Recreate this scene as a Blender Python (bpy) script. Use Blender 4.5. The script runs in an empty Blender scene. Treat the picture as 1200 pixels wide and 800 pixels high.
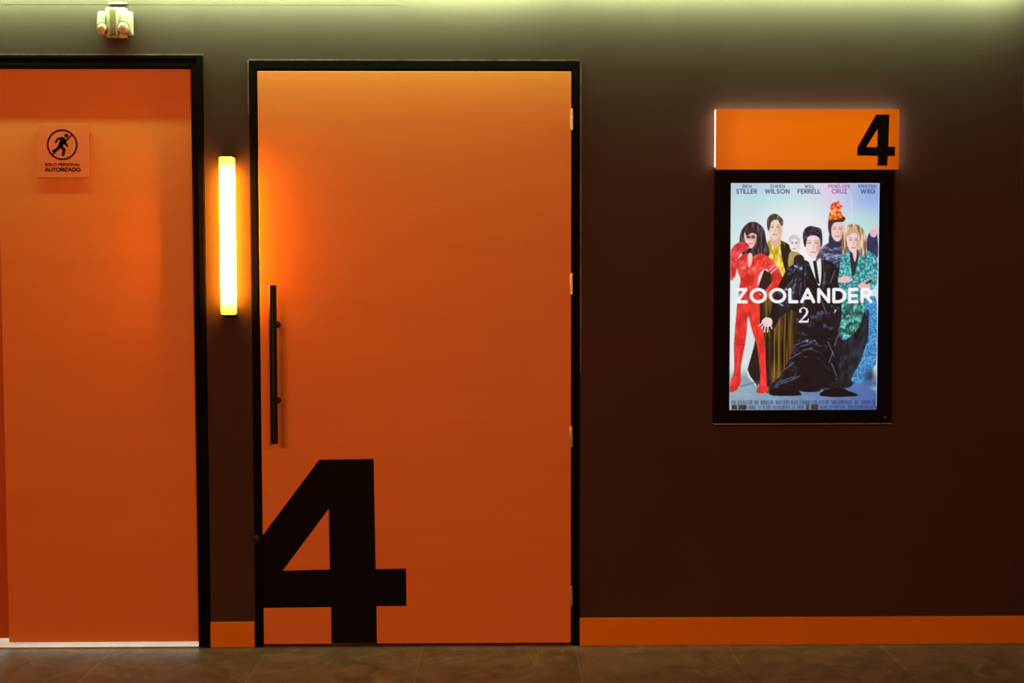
import bpy, bmesh, math, random
import numpy as np
from mathutils import Matrix, Vector
from mathutils.geometry import tessellate_polygon

sc = bpy.context.scene
C = sc.collection

# ------------------------------------------------------------------ camera
F_PX, CX, CY = 1327.0, 608.13, 400.0
DIST, EYE = 4.5, 1.4285
PITCH, YAW, ROLL = 0.04531, 0.01227, 0.001295


def rotate(d):
    c, s = math.cos(ROLL), math.sin(ROLL)
    d = (c * d[0] + s * d[2], d[1], -s * d[0] + c * d[2])
    c, s = math.cos(PITCH), math.sin(PITCH)
    d = (d[0], c * d[1] + s * d[2], -s * d[1] + c * d[2])
    c, s = math.cos(YAW), math.sin(YAW)
    return Vector((c * d[0] + s * d[1], -s * d[0] + c * d[1], d[2]))


def at(px, py, y=0.0):
    """photograph measurement -> (x, z) on the upright plane at depth y"""
    d = rotate(((px - CX) / F_PX, 1.0, -(py - CY) / F_PX))
    k = (DIST + y) / d.y
    return d.x * k, EYE + d.z * k


cd = bpy.data.cameras.new('camera')
cam = bpy.data.objects.new('camera', cd)
C.objects.link(cam)
cd.sensor_width = 36.0
cd.lens = F_PX * 36.0 / 1200.0
cd.shift_x = (600.0 - CX) / 1200.0
cd.clip_start = 0.05
R, U, B = rotate((1, 0, 0)), rotate((0, 0, 1)), -rotate((0, 1, 0))
cam.matrix_world = Matrix(((R.x, U.x, B.x, 0), (R.y, U.y, B.y, -DIST), (R.z, U.z, B.z, EYE), (0, 0, 0, 1)))
sc.camera = cam

# ------------------------------------------------------------------ world, lights, exposure
sc.view_settings.view_transform = 'Standard'
sc.view_settings.look = 'None'
sc.view_settings.exposure = 0.0
sc.view_settings.gamma = 1.0
sc.view_settings.use_curve_mapping = False
w = bpy.data.worlds.new('world')
sc.world = w
w.use_nodes = True
w.node_tree.nodes['Background'].inputs[0].default_value = (1, 0.3, 0.1, 1)
w.node_tree.nodes['Background'].inputs[1].default_value = 0.0


def area(name, loc, target, sx, sy, power, col, spread=180):
    l = bpy.data.lights.new(name, 'AREA')
    l.shape = 'RECTANGLE'
    l.size, l.size_y = sx, sy
    l.energy = power
    l.color = col
    l.spread = math.radians(spread)
    o = bpy.data.objects.new(name, l)
    C.objects.link(o)
    o.location = loc
    d = Vector(target) - Vector(loc)
    o.rotation_euler = d.to_track_quat('-Z', 'Y').to_euler()
    return o


AMBER = (1.0, 0.355, 0.14)
GREEN = (0.54, 1.0, 0.45)
# the hall's own amber lamps further back, and the fluorescent tubes in the ceiling slot along the wall
area('hall_lamp_light', (-1.9, -5.2, 2.4), (-1.1, 0, 1.3), 1.6, 0.35, 106, AMBER)
area('hall_lamp_light', (1.1, -5.3, 2.4), (0.5, 0, 1.3), 1.2, 0.35, 66, AMBER)
TUBES = [(-2.18, 1.6, 37), (-0.62, 1.5, 46), (1.10, 1.92, 42)]
ZT = at(600, 0)[1] + 0.065
for tx, tl, tp in TUBES:
    area('fluorescent_light', (tx, -0.078, ZT), (tx, 0.0, ZT - 0.02), tl, 0.03, tp, GREEN)
area('staff_room_light', (-2.1, 3.0, 0.26), (-2.1, 0, 0.2), 2.4, 0.45, 110, (0.95, 1.0, 0.85))


# ------------------------------------------------------------------ materials
def mat(name, col, rough=0.6, spec=0.5, metal=0.0, noise=0.0, nscale=20, bump=0.0, bscale=60, emit=None, estr=0.0,
        stretch=(1, 1, 1)):
    m = bpy.data.materials.new(name)
    m.use_nodes = True
    nt = m.node_tree
    p = nt.nodes['Principled BSDF']
    p.inputs['Base Color'].default_value = (*col, 1)
    p.inputs['Roughness'].default_value = rough
    p.inputs['Specular IOR Level'].default_value = spec
    p.inputs['Metallic'].default_value = metal
    if noise or bump:
        tc = nt.nodes.new('ShaderNodeTexCoord')
        mp = nt.nodes.new('ShaderNodeMapping')
        mp.inputs['Scale'].default_value = stretch
        nt.links.new(tc.outputs['Object'], mp.inputs[0])
    if noise:
        n = nt.nodes.new('ShaderNodeTexNoise')
        n.inputs['Scale'].default_value = nscale
        n.inputs['Detail'].default_value = 6
        nt.links.new(mp.outputs[0], n.inputs['Vector'])
        r = nt.nodes.new('ShaderNodeValToRGB')
        r.color_ramp.elements[0].position = 0.3
        r.color_ramp.elements[1].position = 0.7
        r.color_ramp.elements[0].color = (*[c * (1 - noise) for c in col], 1)
        r.color_ramp.elements[1].color = (*[min(1, c * (1 + noise)) for c in col], 1)
        nt.links.new(n.outputs[0], r.inputs[0])
        nt.links.new(r.outputs[0], p.inputs['Base Color'])
    if bump:
        n = nt.nodes.new('ShaderNodeTexNoise')
        n.inputs['Scale'].default_value = bscale
        n.inputs['Detail'].default_value = 5
        nt.links.new(mp.outputs[0], n.inputs['Vector'])
        b = nt.nodes.new('ShaderNodeBump')
        b.inputs['Strength'].default_value = bump
        b.inputs['Distance'].default_value = 0.004
        nt.links.new(n.outputs[0], b.inputs['Height'])
        nt.links.new(b.outputs[0], p.inputs['Normal'])
    if emit:
        p.inputs['Emission Color'].default_value = (*emit, 1)
        p.inputs['Emission Strength'].default_value = estr
    return m


M_WALL = mat('maroon_brown_plaster', (0.048, 0.0265, 0.024), 0.8, 0.1, noise=0.10, nscale=2.2, bump=0.35, bscale=9)
M_DOOR = mat('orange_laminate', (0.63, 0.198, 0.045), 0.55, 0.2, noise=0.035, nscale=3.0, bump=0.12, bscale=120,
             stretch=(0.3, 1, 3))
M_DOOR_DIM = mat('orange_laminate_dimmed', (0.42, 0.08, 0.02), 0.55, 0.2, noise=0.03)  # orange laminate for the second leaf, its side-lit darkening put into the colour
M_SKIRT = mat('orange_enamel', (0.62, 0.195, 0.002), 0.5, 0.15, noise=0.04, nscale=5)
M_BLACK = mat('black_lacquer', (0.003, 0.002, 0.0016), 0.65, 0.03, noise=0.25, nscale=8, bump=0.2, bscale=30)
M_VINYL = mat('black_vinyl', (0.003, 0.0025, 0.002), 0.7, 0.08, noise=0.2, nscale=12)
M_HANDLE = mat('blackened_steel', (0.009, 0.006, 0.005), 0.4, 0.18, noise=0.2, nscale=30)
M_HINGE = mat('brushed_nickel', (0.55, 0.5, 0.46), 0.38, 0.5, 0.85, noise=0.12, nscale=60)
M_WHITE = mat('ivory_plastic', (0.36, 0.30, 0.24), 0.45, 0.4, noise=0.03, nscale=20)
M_GREYP = mat('grey_plastic', (0.13, 0.10, 0.06), 0.5, 0.4, noise=0.05, nscale=20)
M_LENS = mat('frosted_lens', (0.42, 0.31, 0.26), 0.25, 0.5, noise=0.04, nscale=30)
M_RUBBER = mat('dark_rubber', (0.03, 0.014, 0.010), 0.7, 0.3, noise=0.2, nscale=40)
M_CAULK = mat('pale_sealant', (0.11, 0.085, 0.07), 0.8, 0.2, noise=0.5, nscale=14)
M_CEIL = mat('grey_ceiling_paint', (0.35, 0.34, 0.32), 0.85, 0.2, noise=0.04)
M_DARKWALL = mat('dark_hall_paint', (0.05, 0.03, 0.028), 0.8, 0.2, noise=0.08)
M_STAFF = mat('white_staff_room_paint', (0.75, 0.75, 0.72), 0.7, 0.3, noise=0.03)
M_PLATE = mat('orange_acrylic', (0.62, 0.165, 0.065), 0.3, 0.3, noise=0.03, nscale=14)
M_SIGNF = mat('backlit_orange_acrylic', (0.55, 0.15, 0.002), 0.35, 0.2, noise=0.02, emit=(1.0, 0.205, 0.0), estr=0.42)
M_SIDE = mat('white_diffuser', (0.8, 0.8, 0.8), 0.5, 0.4, noise=0.02, emit=(1.0, 0.66, 0.50), estr=11.0)
M_FRAMEP = mat('black_poster_case', (0.0035, 0.0035, 0.0035), 0.6, 0.05, noise=0.2, nscale=20)
M_STONE = mat('pale_threshold_stone', (0.72, 0.70, 0.64), 0.5, 0.3, noise=0.12, nscale=9)
M_LIP = mat('worn_metal_lip', (0.30, 0.26, 0.22), 0.45, 0.5, 0.5, noise=0.3, nscale=30)


def lit_face(m, lo=0.55):
    nt = m.node_tree
    N, L = nt.nodes.new, nt.links.new
    p = nt.nodes['Principled BSDF']
    tc, sp = N('ShaderNodeTexCoord'), N('ShaderNodeSeparateXYZ')
    L(tc.outputs['Generated'], sp.inputs[0])
    outs = []
    for k, wd in ((0, 0.16), (2, 0.30)):
        a = N('ShaderNodeMath'); a.operation = 'PINGPONG'; a.inputs[1].default_value = 0.5
        L(sp.outputs[k], a.inputs[0])
        q = N('ShaderNodeMapRange'); q.interpolation_type = 'SMOOTHSTEP'
        q.inputs['From Max'].default_value = wd
        q.inputs['To Min'].default_value = lo if k == 0 else 0.8
        L(a.outputs[0], q.inputs['Value'])
        outs.append(q.outputs[0])
    mu = N('ShaderNodeMath'); mu.operation = 'MULTIPLY'
    L(outs[0], mu.inputs[0]); L(outs[1], mu.inputs[1])
    m2 = N('ShaderNodeMath'); m2.operation = 'MULTIPLY'; m2.inputs[1].default_value = p.inputs['Emission Strength'].default_value
    L(mu.outputs[0], m2.inputs[0])
    L(m2.outputs[0], p.inputs['Emission Strength'])


lit_face(M_SIGNF)


def floor_mat():
    m = bpy.data.materials.new('brown_stone_tile')
    m.use_nodes = True
    nt = m.node_tree
    N, L = nt.nodes.new, nt.links.new
    p = nt.nodes['Principled BSDF']
    tc = N('ShaderNodeTexCoord')
    mp = N('ShaderNodeMapping')
    mp.inputs['Location'].default_value = (-0.280, 0.66, 0)
    L(tc.outputs['Object'], mp.inputs[0])
    br = N('ShaderNodeTexBrick')
    br.offset = 0.0
    br.inputs['Color1'].default_value = (0.165, 0.112, 0.08, 1)
    br.inputs['Color2'].default_value = (0.145, 0.099, 0.07, 1)
    br.inputs['Mortar'].default_value = (0.25, 0.19, 0.14, 1)
    br.inputs['Scale'].default_value = 1.0
    br.inputs['Mortar Size'].default_value = 0.0022
    br.inputs['Mortar Smooth'].default_value = 0.3
    br.inputs['Brick Width'].default_value = 0.614
    br.inputs['Row Height'].default_value = 0.614
    L(mp.outputs[0], br.inputs['Vector'])
    n = N('ShaderNodeTexNoise')
    n.inputs['Scale'].default_value = 5
    n.inputs['Detail'].default_value = 9
    n.inputs['Distortion'].default_value = 1.6
    L(tc.outputs['Object'], n.inputs['Vector'])
    r = N('ShaderNodeValToRGB')
    r.color_ramp.elements[0].position = 0.32
    r.color_ramp.elements[0].color = (0.55, 0.52, 0.5, 1)
    r.color_ramp.elements[1].position = 0.68
    r.color_ramp.elements[1].color = (1.3, 1.25, 1.2, 1)
    L(n.outputs[0], r.inputs[0])
    mx = N('ShaderNodeMix')
    mx.data_type = 'RGBA'
    mx.blend_type = 'MULTIPLY'
    mx.inputs[0].default_value = 0.75
    L(br.outputs['Color'], mx.inputs[6])
    L(r.outputs[0], mx.inputs[7])
    # faint pale veins of the stone
    v = N('ShaderNodeTexNoise')
    v.inputs['Scale'].default_value = 2.3
    v.inputs['Detail'].default_value = 4
    v.inputs['Distortion'].default_value = 2.5
    L(tc.outputs['Object'], v.inputs['Vector'])
    vr = N('ShaderNodeValToRGB')
    e = vr.color_ramp.elements
    e[0].position, e[0].color = 0.485, (0, 0, 0, 1)
    e[1].position, e[1].color = 0.515, (0, 0, 0, 1)
    k = e.new(0.5)
    k.color = (0.10, 0.09, 0.08, 1)
    L(v.outputs[0], vr.inputs[0])
    ad = N('ShaderNodeMix')
    ad.data_type = 'RGBA'
    ad.blend_type = 'ADD'
    ad.inputs[0].default_value = 0.5
    L(mx.outputs[2], ad.inputs[6])
    L(vr.outputs[0], ad.inputs[7])
    L(ad.outputs[2], p.inputs['Base Color'])
    p.inputs['Roughness'].default_value = 0.55
    p.inputs['Specular IOR Level'].default_value = 0.3
    b = N('ShaderNodeBump')
    b.inputs['Strength'].default_value = 0.25
    b.inputs['Distance'].default_value = 0.002
    L(n.outputs[0], b.inputs['Height'])
    L(b.outputs[0], p.inputs['Normal'])
    return m


M_FLOOR = floor_mat()


# ------------------------------------------------------------------ mesh helpers
def obj(name, bm, m, parent=None, smooth=False, loc=None):
    me = bpy.data.meshes.new(name)
    bm.normal_update()
    bm.to_mesh(me)
    bm.free()
    if smooth:
        for p in me.polygons:
            p.use_smooth = True
        if smooth == 'auto':
            me.set_sharp_from_angle(angle=math.radians(35))
    for x in (m if isinstance(m, (list, tuple)) else [m]):
        me.materials.append(x)
    o = bpy.data.objects.new(name, me)
    C.objects.link(o)
    if parent:
        o.parent = parent
        pl = Vector((0, 0, 0))
        q = parent
        while q:
            pl += q.location
            q = q.parent
        o.location = -pl
        for v in me.vertices:          # keep mesh data local to the thing's own origin
            v.co -= pl
        o.location = (0, 0, 0)
    return o


def struct(name, bm, m, label=None):
    o = obj(name, bm, m)
    o['kind'] = 'structure'
    if label:
        o['label'] = label
    return o


def thing(name, label, cat, loc):
    o = bpy.data.objects.new(name, None)
    C.objects.link(o)
    o.empty_display_size = 0.05
    o.location = loc
    o['label'] = label
    o['category'] = cat
    return o


def box(bm, x0, x1, y0, y1, z0, z1, bev=0.0, seg=2):
    r = bmesh.ops.create_cube(bm, size=1)
    for v in r['verts']:
        v.co = Vector((x0 + (v.co.x + 0.5) * (x1 - x0), y0 + (v.co.y + 0.5) * (y1 - y0), z0 + (v.co.z + 0.5) * (z1 - z0)))
    if bev:
        es = {e for v in r['verts'] for e in v.link_edges}
        bmesh.ops.bevel(bm, geom=list(es), offset=bev, segments=seg, affect='EDGES', profile=0.5)
    return r['verts']


def prism(bm, outer, y0, y1, holes=()):
    """outline in (x, z) extruded from y0 (front) to y1 (back)"""
    loops = [list(outer)] + [list(h) for h in holes]
    tri = tessellate_polygon([[Vector((p[0], p[1], 0)) for p in l] for l in loops])
    flat = [p for l in loops for p in l]
    f = [bm.verts.new((p[0], y0, p[1])) for p in flat]
    b = [bm.verts.new((p[0], y1, p[1])) for p in flat]
    for t in tri:
        try:
            bm.faces.new([f[i] for i in t])
            bm.faces.new([b[i] for i in reversed(t)])
        except ValueError:
            pass
    k = 0
    for l in loops:
        n = len(l)
        for i in range(n):
            bm.faces.new((f[k + i], f[k + (i + 1) % n], b[k + (i + 1) % n], b[k + i]))
        k += n
    bmesh.ops.recalc_face_normals(bm, faces=bm.faces)


def cyl(bm, p0, p1, r0, r1=None, n=32, cap=True, bev=0.0):
    p0, p1 = Vector(p0), Vector(p1)
    r1 = r0 if r1 is None else r1
    d = p1 - p0
    m = Matrix.Translation((p0 + p1) / 2) @ d.to_track_quat('Z', 'Y').to_matrix().to_4x4()
    r = bmesh.ops.create_cone(bm, cap_ends=cap, segments=n, radius1=r0, radius2=r1, depth=d.length, matrix=m)
    if bev:
        es = [e for e in {e for v in r['verts'] for e in v.link_edges} if any(len(f.verts) > 4 for f in e.link_faces)]
        bmesh.ops.bevel(bm, geom=es, offset=bev, segments=2, affect='EDGES')
    return r['verts']


def sphere(bm, c, rx, ry, rz, n=32):
    r = bmesh.ops.create_uvsphere(bm, u_segments=n, v_segments=n // 2, radius=1)
    for v in r['verts']:
        v.co = Vector((c[0] + v.co.x * rx, c[1] + v.co.y * ry, c[2] + v.co.z * rz))
    return r['verts']


# ------------------------------------------------------------------ lettering: a geometric sans drawn as strokes
def arc(cx, cy, rx, ry, a0, a1, n=14):
    return [(cx + rx * math.cos(math.radians(a0 + (a1 - a0) * i / n)), cy + ry * math.sin(math.radians(a0 + (a1 - a0) * i / n)))
            for i in range(n + 1)]


GL = {
    'A': (.84, [[(0, 0), (.42, 1), (.84, 0)], [(.16, .32), (.68, .32)]]),
    'B': (.6, [[(0, 0), (0, 1), (.32, 1)] + arc(.32, .76, .24, .24, 90, -90) + [(0, .52)],
               [(.3, .52)] + arc(.34, .26, .26, .26, 90, -90) + [(0, 0)]]),
    'C': (.82, [arc(.5, .5, .5, .5, 48, 312, 24)]),
    'D': (.76, [[(0, 0), (0, 1), (.28, 1)] + arc(.28, .5, .5, .5, 90, -90, 20) + [(0, 0)]]),
    'E': (.52, [[(.52, 1), (0, 1), (0, 0), (.52, 0)], [(0, .5), (.46, .5)]]),
    'F': (.5, [[(.52, 1), (0, 1), (0, 0)], [(0, .5), (.44, .5)]]),
    'G': (.92, [arc(.5, .5, .5, .5, 48, 345, 24) + [(.96, .46), (.55, .46)]]),
    'H': (.68, [[(0, 0), (0, 1)], [(.68, 0), (.68, 1)], [(0, .52), (.68, .52)]]),
    'I': (.0, [[(0, 0), (0, 1)]]),
    'K': (.62, [[(0, 0), (0, 1)], [(.6, 1), (0, .42)], [(.2, .6), (.64, 0)]]),
    'L': (.48, [[(0, 1), (0, 0), (.5, 0)]]),
    'N': (.7, [[(0, 0), (0, 1), (.7, 0), (.7, 1)]]),
    'O': (1.0, [arc(.5, .5, .5, .5, 0, 360, 32)]),
    'P': (.56, [[(0, 0), (0, 1), (.3, 1)] + arc(.3, .72, .27, .28, 90, -90) + [(0, .44)]]),
    'R': (.62, [[(0, 0), (0, 1), (.3, 1)] + arc(.3, .72, .28, .28, 90, -90) + [(0, .44)], [(.3, .44), (.62, 0)]]),
    'S': (.54, [arc(.28, .745, .25, .255, 40, 270, 14) + arc(.27, .245, .27, .245, 90, -140, 14)[1:]]),
    'T': (.64, [[(0, 1), (.64, 1)], [(.32, 1), (.32, 0)]]),
    'U': (.68, [[(0, 1), (0, .34)] + arc(.34, .34, .34, .34, 180, 360, 14) + [(.68, 1)]]),
    'W': (1.2, [[(0, 1), (.3, 0), (.6, .95), (.9, 0), (1.2, 1)]]),
    'Z': (.64, [[(.02, 1), (.62, 1), (.0, 0), (.66, 0)]]),
    ' ': (.3, []),
}


def text_lines(s, x0, x1, ybase, h, gap=0.22):
    """polylines in (x, z-up) filling x0..x1, letters h tall (centre lines)"""
    wid = sum(GL[c][0] for c in s) + gap * (len(s) - 1)
    k = (x1 - x0) / wid
    out, x = [], 0.0
    for c in s:
        gw, pls = GL[c]
        for pl in pls:
            out.append([(x0 + (x + a) * k, ybase + b * h) for a, b in pl])
        x += gw + gap
    return out


def ribbon(bm, pl, wdt, y0, y1):
    """a stroke of constant width along a polyline, as a thin solid"""
    closed = len(pl) > 3 and math.dist(pl[0], pl[-1]) < 1e-7
    pts = pl[:-1] if closed else pl
    n = len(pts)
    Lf, Rt = [], []
    for i in range(n):
        p = Vector(pts[i])
        a = Vector(pts[i - 1]) if (i > 0 or closed) else None
        b = Vector(pts[(i + 1) % n]) if (i < n - 1 or closed) else None
        da = (p - a).normalized() if a is not None else None
        db = (b - p).normalized() if b is not None else None
        if da is None:
            da = db
            p = p - db * 0.0
        if db is None:
            db = da
        na, nb = Vector((-da.y, da.x)), Vector((-db.y, db.x))
        m = (na + nb)
        m = na if m.length < 1e-6 else m.normalized()
        k = min(1.9, 1 / max(0.3, m.dot(na)))
        Lf.append(p + m * wdt / 2 * k)
        Rt.append(p - m * wdt / 2 * k)
    cnt = n if closed else n - 1
    for i in range(cnt):
        j = (i + 1) % n
        q = [Lf[i], Lf[j], Rt[j], Rt[i]]
        f = [bm.verts.new((v.x, y0, v.y)) for v in q]
        b = [bm.verts.new((v.x, y1, v.y)) for v in q]
        bm.faces.new(f)
        bm.faces.new(b[::-1])
        for t in range(4):
            bm.faces.new((f[t], b[t], b[(t + 1) % 4], f[(t + 1) % 4]))


# ------------------------------------------------------------------ measures of the wall (metres)
def rect(l, t, r, b, y=0.0):
    """left, top, right, bottom in photograph measure -> x0, x1, z0, z1 on depth y"""
    cxm, cym = (l + r) / 2, (t + b) / 2
    return at(l, cym, y)[0], at(r, cym, y)[0], at(cxm, b, y)[1], at(cxm, t, y)[1]


XL, XR = -3.4, 2.4                       # room's side walls
YB = -6.6                                 # wall behind the viewer
ZC = 2.64                                 # dropped ceiling
# middle door opening (outer edge of the frame)
mx0, mx1, _, mz1 = rect(295.5, 71, 679.5, 756)
# staff door
sx0, sx1, _, sz1 = rect(-235, 64.8, 242.5, 757)
TF = 0.047                                # width of the staff door frame

# wall with two door openings
bm = bmesh.new()
prism(bm, [(XL, 0), (sx0, 0), (sx0, sz1), (sx1, sz1), (sx1, 0), (mx0, 0), (mx0, mz1), (mx1, mz1), (mx1, 0), (XR, 0), (XR, 2.95), (XL, 2.95)], 0.0, 0.18)
struct('wall_back', bm, M_WALL, 'dark maroon brown plaster wall holding both orange doors')
bm = bmesh.new()
box(bm, XL - 0.15, XR + 0.15, YB - 0.15, 5.1, -0.12, 0.0)
struct('floor', bm, M_FLOOR, 'brown stone tile floor')
bm = bmesh.new()
box(bm, XL, XR, YB, -0.24, ZC, ZC + 0.05)
box(bm, XL, XR, -0.26, -0.24, ZC, 2.95)
box(bm, XL, XR, YB, 0.0, 2.95, 3.02)
struct('ceiling', bm, M_CEIL)
bm = bmesh.new()
box(bm, XL - 0.15, XL, YB, 0.18, 0, 3.02)
struct('wall_left', bm, M_DARKWALL)
bm = bmesh.new()
box(bm, XR, XR + 0.15, YB, 0.18, 0, 3.02)
struct('wall_right', bm, M_DARKWALL)
bm = bmesh.new()
box(bm, XL - 0.15, XR + 0.15, YB - 0.15, YB, 0, 3.02)
struct('wall_front', bm, M_DARKWALL)
# staff room behind the left door and a dark lobby behind door 4
bm = bmesh.new()
box(bm, -3.6, -3.5, 0.18, 5.0, 0, 2.8)
box(bm, -1.18, -1.10, 0.18, 5.0, 0, 2.8)
box(bm, -3.6, -1.10, 5.0, 5.1, 0, 2.8)
box(bm, -3.6, -1.10, 0.18, 5.1, 2.8, 2.9)
struct('wall_staff_room', bm, M_STAFF)
bm = bmesh.new()
box(bm, mx0 - 0.02, mx1 + 0.1, 0.181, 0.22, 0, 2.6)
struct('wall_lobby', bm, M_DARKWALL)

# plasterboard seam along the top left of the wall, and the pilaster edge at far right
bm = bmesh.new()
x0, z0 = at(-200, 5.2)
x1, _ = at(470, 5.2)
prism(bm, [(XL, z0), (x1, z0 + 0.001), (x1, z0 + 0.05), (XL, z0 + 0.05)], -0.0012, 0.0)
struct('trim_1', bm, M_WALL, 'plaster seam at the top of the wall above the doors')
bm = bmesh.new()
x0 = at(1195.5, 300)[0]
box(bm, x0, XR, -0.0035, 0.0, 0.114, 2.95, 0.001)
struct('trim_2', bm, M_WALL, 'shallow vertical plaster edge at the right end of the wall')

# ------------------------------------------------------------------ door frames
ix0, ix1, iz0, iz1 = rect(306, 84, 669, 752.8)      # leaf of door 4


def frame(name, o, i, y0, y1, label, stop):
    ox0, ox1, oz1 = o
    jx0, jx1, jz1 = i
    bm = bmesh.new()

    for qd in ([(ox0, 0.001), (ox0, oz1), (jx0, jz1), (jx0, 0.001)], [(ox0, oz1), (ox1, oz1), (jx1, jz1), (jx0, jz1)], [(ox1, oz1), (ox1, 0.001), (jx1, 0.001), (jx1, jz1)]):
        prism(bm, qd, y0, y1)
    # inner stop bead a little further back
    g = 0.012
    box(bm, jx0 - .004, jx0 + g, stop, stop + .03, .001, jz1)
    box(bm, jx1 - g, jx1 + .004, stop, stop + .03, .001, jz1)
    box(bm, jx0, jx1, stop, stop + .03, jz1 - g, jz1 + .004)
    es = [e for e in bm.edges if len(e.link_faces) == 2 and e.calc_face_angle(0) > 1.0 and max(v.co.y for v in e.verts) < y0 + 1e-4]
    bmesh.ops.bevel(bm, geom=es, offset=0.003, segments=2, affect='EDGES')
    return struct(name, bm, M_BLACK, label)


E_ = 0.0015
frame('trim_3', (mx0 + E_, mx1 - E_, mz1 - E_), (ix0 - 0.004, ix1 + 0.004, iz1 + 0.006), -0.010, 0.14,
      'black painted frame round the orange door with the big 4', 0.036)
lx0, lx1, lz0, lz1 = rect(3.2, 79.5, 228.5, 752.0, 0.035)   # right leaf of the staff door
FX = at(228.5, 400, 0.0)[0]
FZ = at(120, 78.5, 0.0)[1]
SC = lx0 - 0.001                                    # meeting line of the two leaves
frame('trim_4', (sx0 + E_, sx1 - E_, sz1 - E_), (2 * SC - FX, FX, FZ), -0.010, 0.17,
      'black painted frame of the staff double door at the left', 0.0695)
# outer raised fillet of the staff door frame
bm = bmesh.new()
xo = at(236.0, 400)[0]
box(bm, xo, sx1 - E_, -0.014, -0.010, 0.001, sz1 - E_)
box(bm, sx0 + .03, xo, -0.014, -0.010, sz1 - 0.012, sz1 - E_)
struct('trim_5', bm, M_BLACK, 'thin raised fillet on the staff door frame')
# sealant lines between frames and plaster
for k, (a0, a1, b0, b1) in enumerate([(mx1 - .001, mx1 + .006, 1.1, mz1 + .004), (mx0 - .004, mx0 + .001, 2.12, mz1 + .0),
                                      (mx0, mx1 + .004, mz1 - .001, mz1 + .004), (sx0, sx1, sz1 - .001, sz1 + .005)]):
    bm = bmesh.new()
    prism(bm, [(a0, b0), (a1, b0), (a1, b1), (a0, b1)], -0.004, 0.0)
    struct('trim_%d' % (6 + k), bm, M_CAULK)

# ------------------------------------------------------------------ door 4 (leaf, numeral, pull handle, hinges)
YD = -0.0105
bm = bmesh.new()
box(bm, ix0, ix1, YD, YD + 0.045, iz0, iz1, 0.0015)
door = struct('door_2', bm, M_DOOR, 'flush orange door carrying a giant black 4 at its foot and a long black pull bar')
Wd = lambda pts, y=YD: [at(a, b, y) for a, b in pts]
bm = bmesh.new()
o4 = Wd([(374, 538.5), (437.8, 537.5), (440.3, 666.6), (475.8, 666), (476.4, 709.6), (441.2, 710), (441.8, 753.6), (388.6, 753.6), (388.1, 711),
         (311, 712), (308, 712), (307, 627)])
o4 = [(max(x, ix0 + 0.0005), max(z, iz0 + 0.0005)) for x, z in o4]
prism(bm, o4, YD - 0.0008, YD - 0.0001, [Wd([(385.2, 596), (386.6, 667), (331.2, 668.5)])])
nd = obj('number_decal', bm, M_VINYL, door)
nd['label'] = 'giant black numeral 4 cut off by the door edge'
# pull handle
hx, hz1 = at(319.4, 334, -0.095)
_, hz0 = at(319.8, 520, -0.095)
bm = bmesh.new()
cyl(bm, (hx, -0.095, hz0), (hx, -0.095, hz1), 0.0148, n=40, bev=0.0015)
hb = obj('pull_handle', bm, M_HANDLE, door, 'auto')
hb['label'] = 'long vertical black pull bar'
for py in (380.5, 469.5):
    zz = at(320, py, -0.05)[1]
    bm = bmesh.new()
    cyl(bm, (hx, -0.088, zz), (hx, YD - 0.0001, zz), 0.0085, n=28)
    cyl(bm, (hx, YD - 0.008, zz), (hx, YD - 0.0001, zz), 0.0125, n=32, bev=0.001)
    obj('handle_standoff', bm, M_HANDLE, hb, 'auto')
# hinges
for py in (140, 332.5, 511, 697.5):
    hxx, zc = at(669.6, py, -0.008)
    hxx = ix1 + 0.0025
    bm = bmesh.new()
    for k in range(5):
        z0 = zc - 0.040 + k * 0.016
        cyl(bm, (hxx, YD - 0.007, z0 + 0.0006), (hxx, YD - 0.007, z0 + 0.0154), 0.0050, n=24, bev=0.0008)
    cyl(bm, (hxx, YD - 0.007, zc - 0.043), (hxx, YD - 0.007, zc + 0.043), 0.0028, n=16)
    box(bm, hxx - 0.0075, hxx, YD - 0.003, YD - 0.0002, zc - 0.038, zc + 0.038, 0.0006)
    obj('hinge', bm, M_HINGE, door, 'auto')

# ------------------------------------------------------------------ staff double door
YS = 0.035
bm = bmesh.new()
box(bm, lx0, FX - 0.0008, YS, YS + 0.034, lz0, FZ - 0.0015, 0.001)
sd = struct('door_1', bm, M_DOOR, 'plain orange staff door leaf with a small no-entry notice and light showing beneath it')
bm = bmesh.new()
zz2 = at(1, 747.3, YS + 0.015)[1]
box(bm, 2 * SC - FX + 0.0008, lx0 - 0.0015, YS + 0.012, YS + 0.034, zz2, FZ - 0.0015, 0.001)
struct('door_3', bm, M_DOOR_DIM, 'orange second leaf of the staff door at the very left edge, coloured darker red as side-lit')

bm = bmesh.new()
box(bm, sx0 + .03, FX, 0.001, 0.30, 0.0001, 0.0022, 0.0008)
struct('trim_10', bm, M_STONE, 'pale stone threshold strip under the staff door')

# ------------------------------------------------------------------ baseboards
bm = bmesh.new()
box(bm, mx1 + 0.0005, x0 if False else XR - 0.001, -0.012, -0.0002, 0.001, 0.112, 0.0015)
struct('baseboard_right', bm, M_SKIRT, 'long orange baseboard under the poster wall')
bm = bmesh.new()
box(bm, sx1 + 0.0015, mx0 - 0.0015, -0.012, -0.0002, 0.001, 0.103, 0.0015)
struct('baseboard_middle', bm, M_SKIRT, 'short orange baseboard between the two doors')

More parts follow.
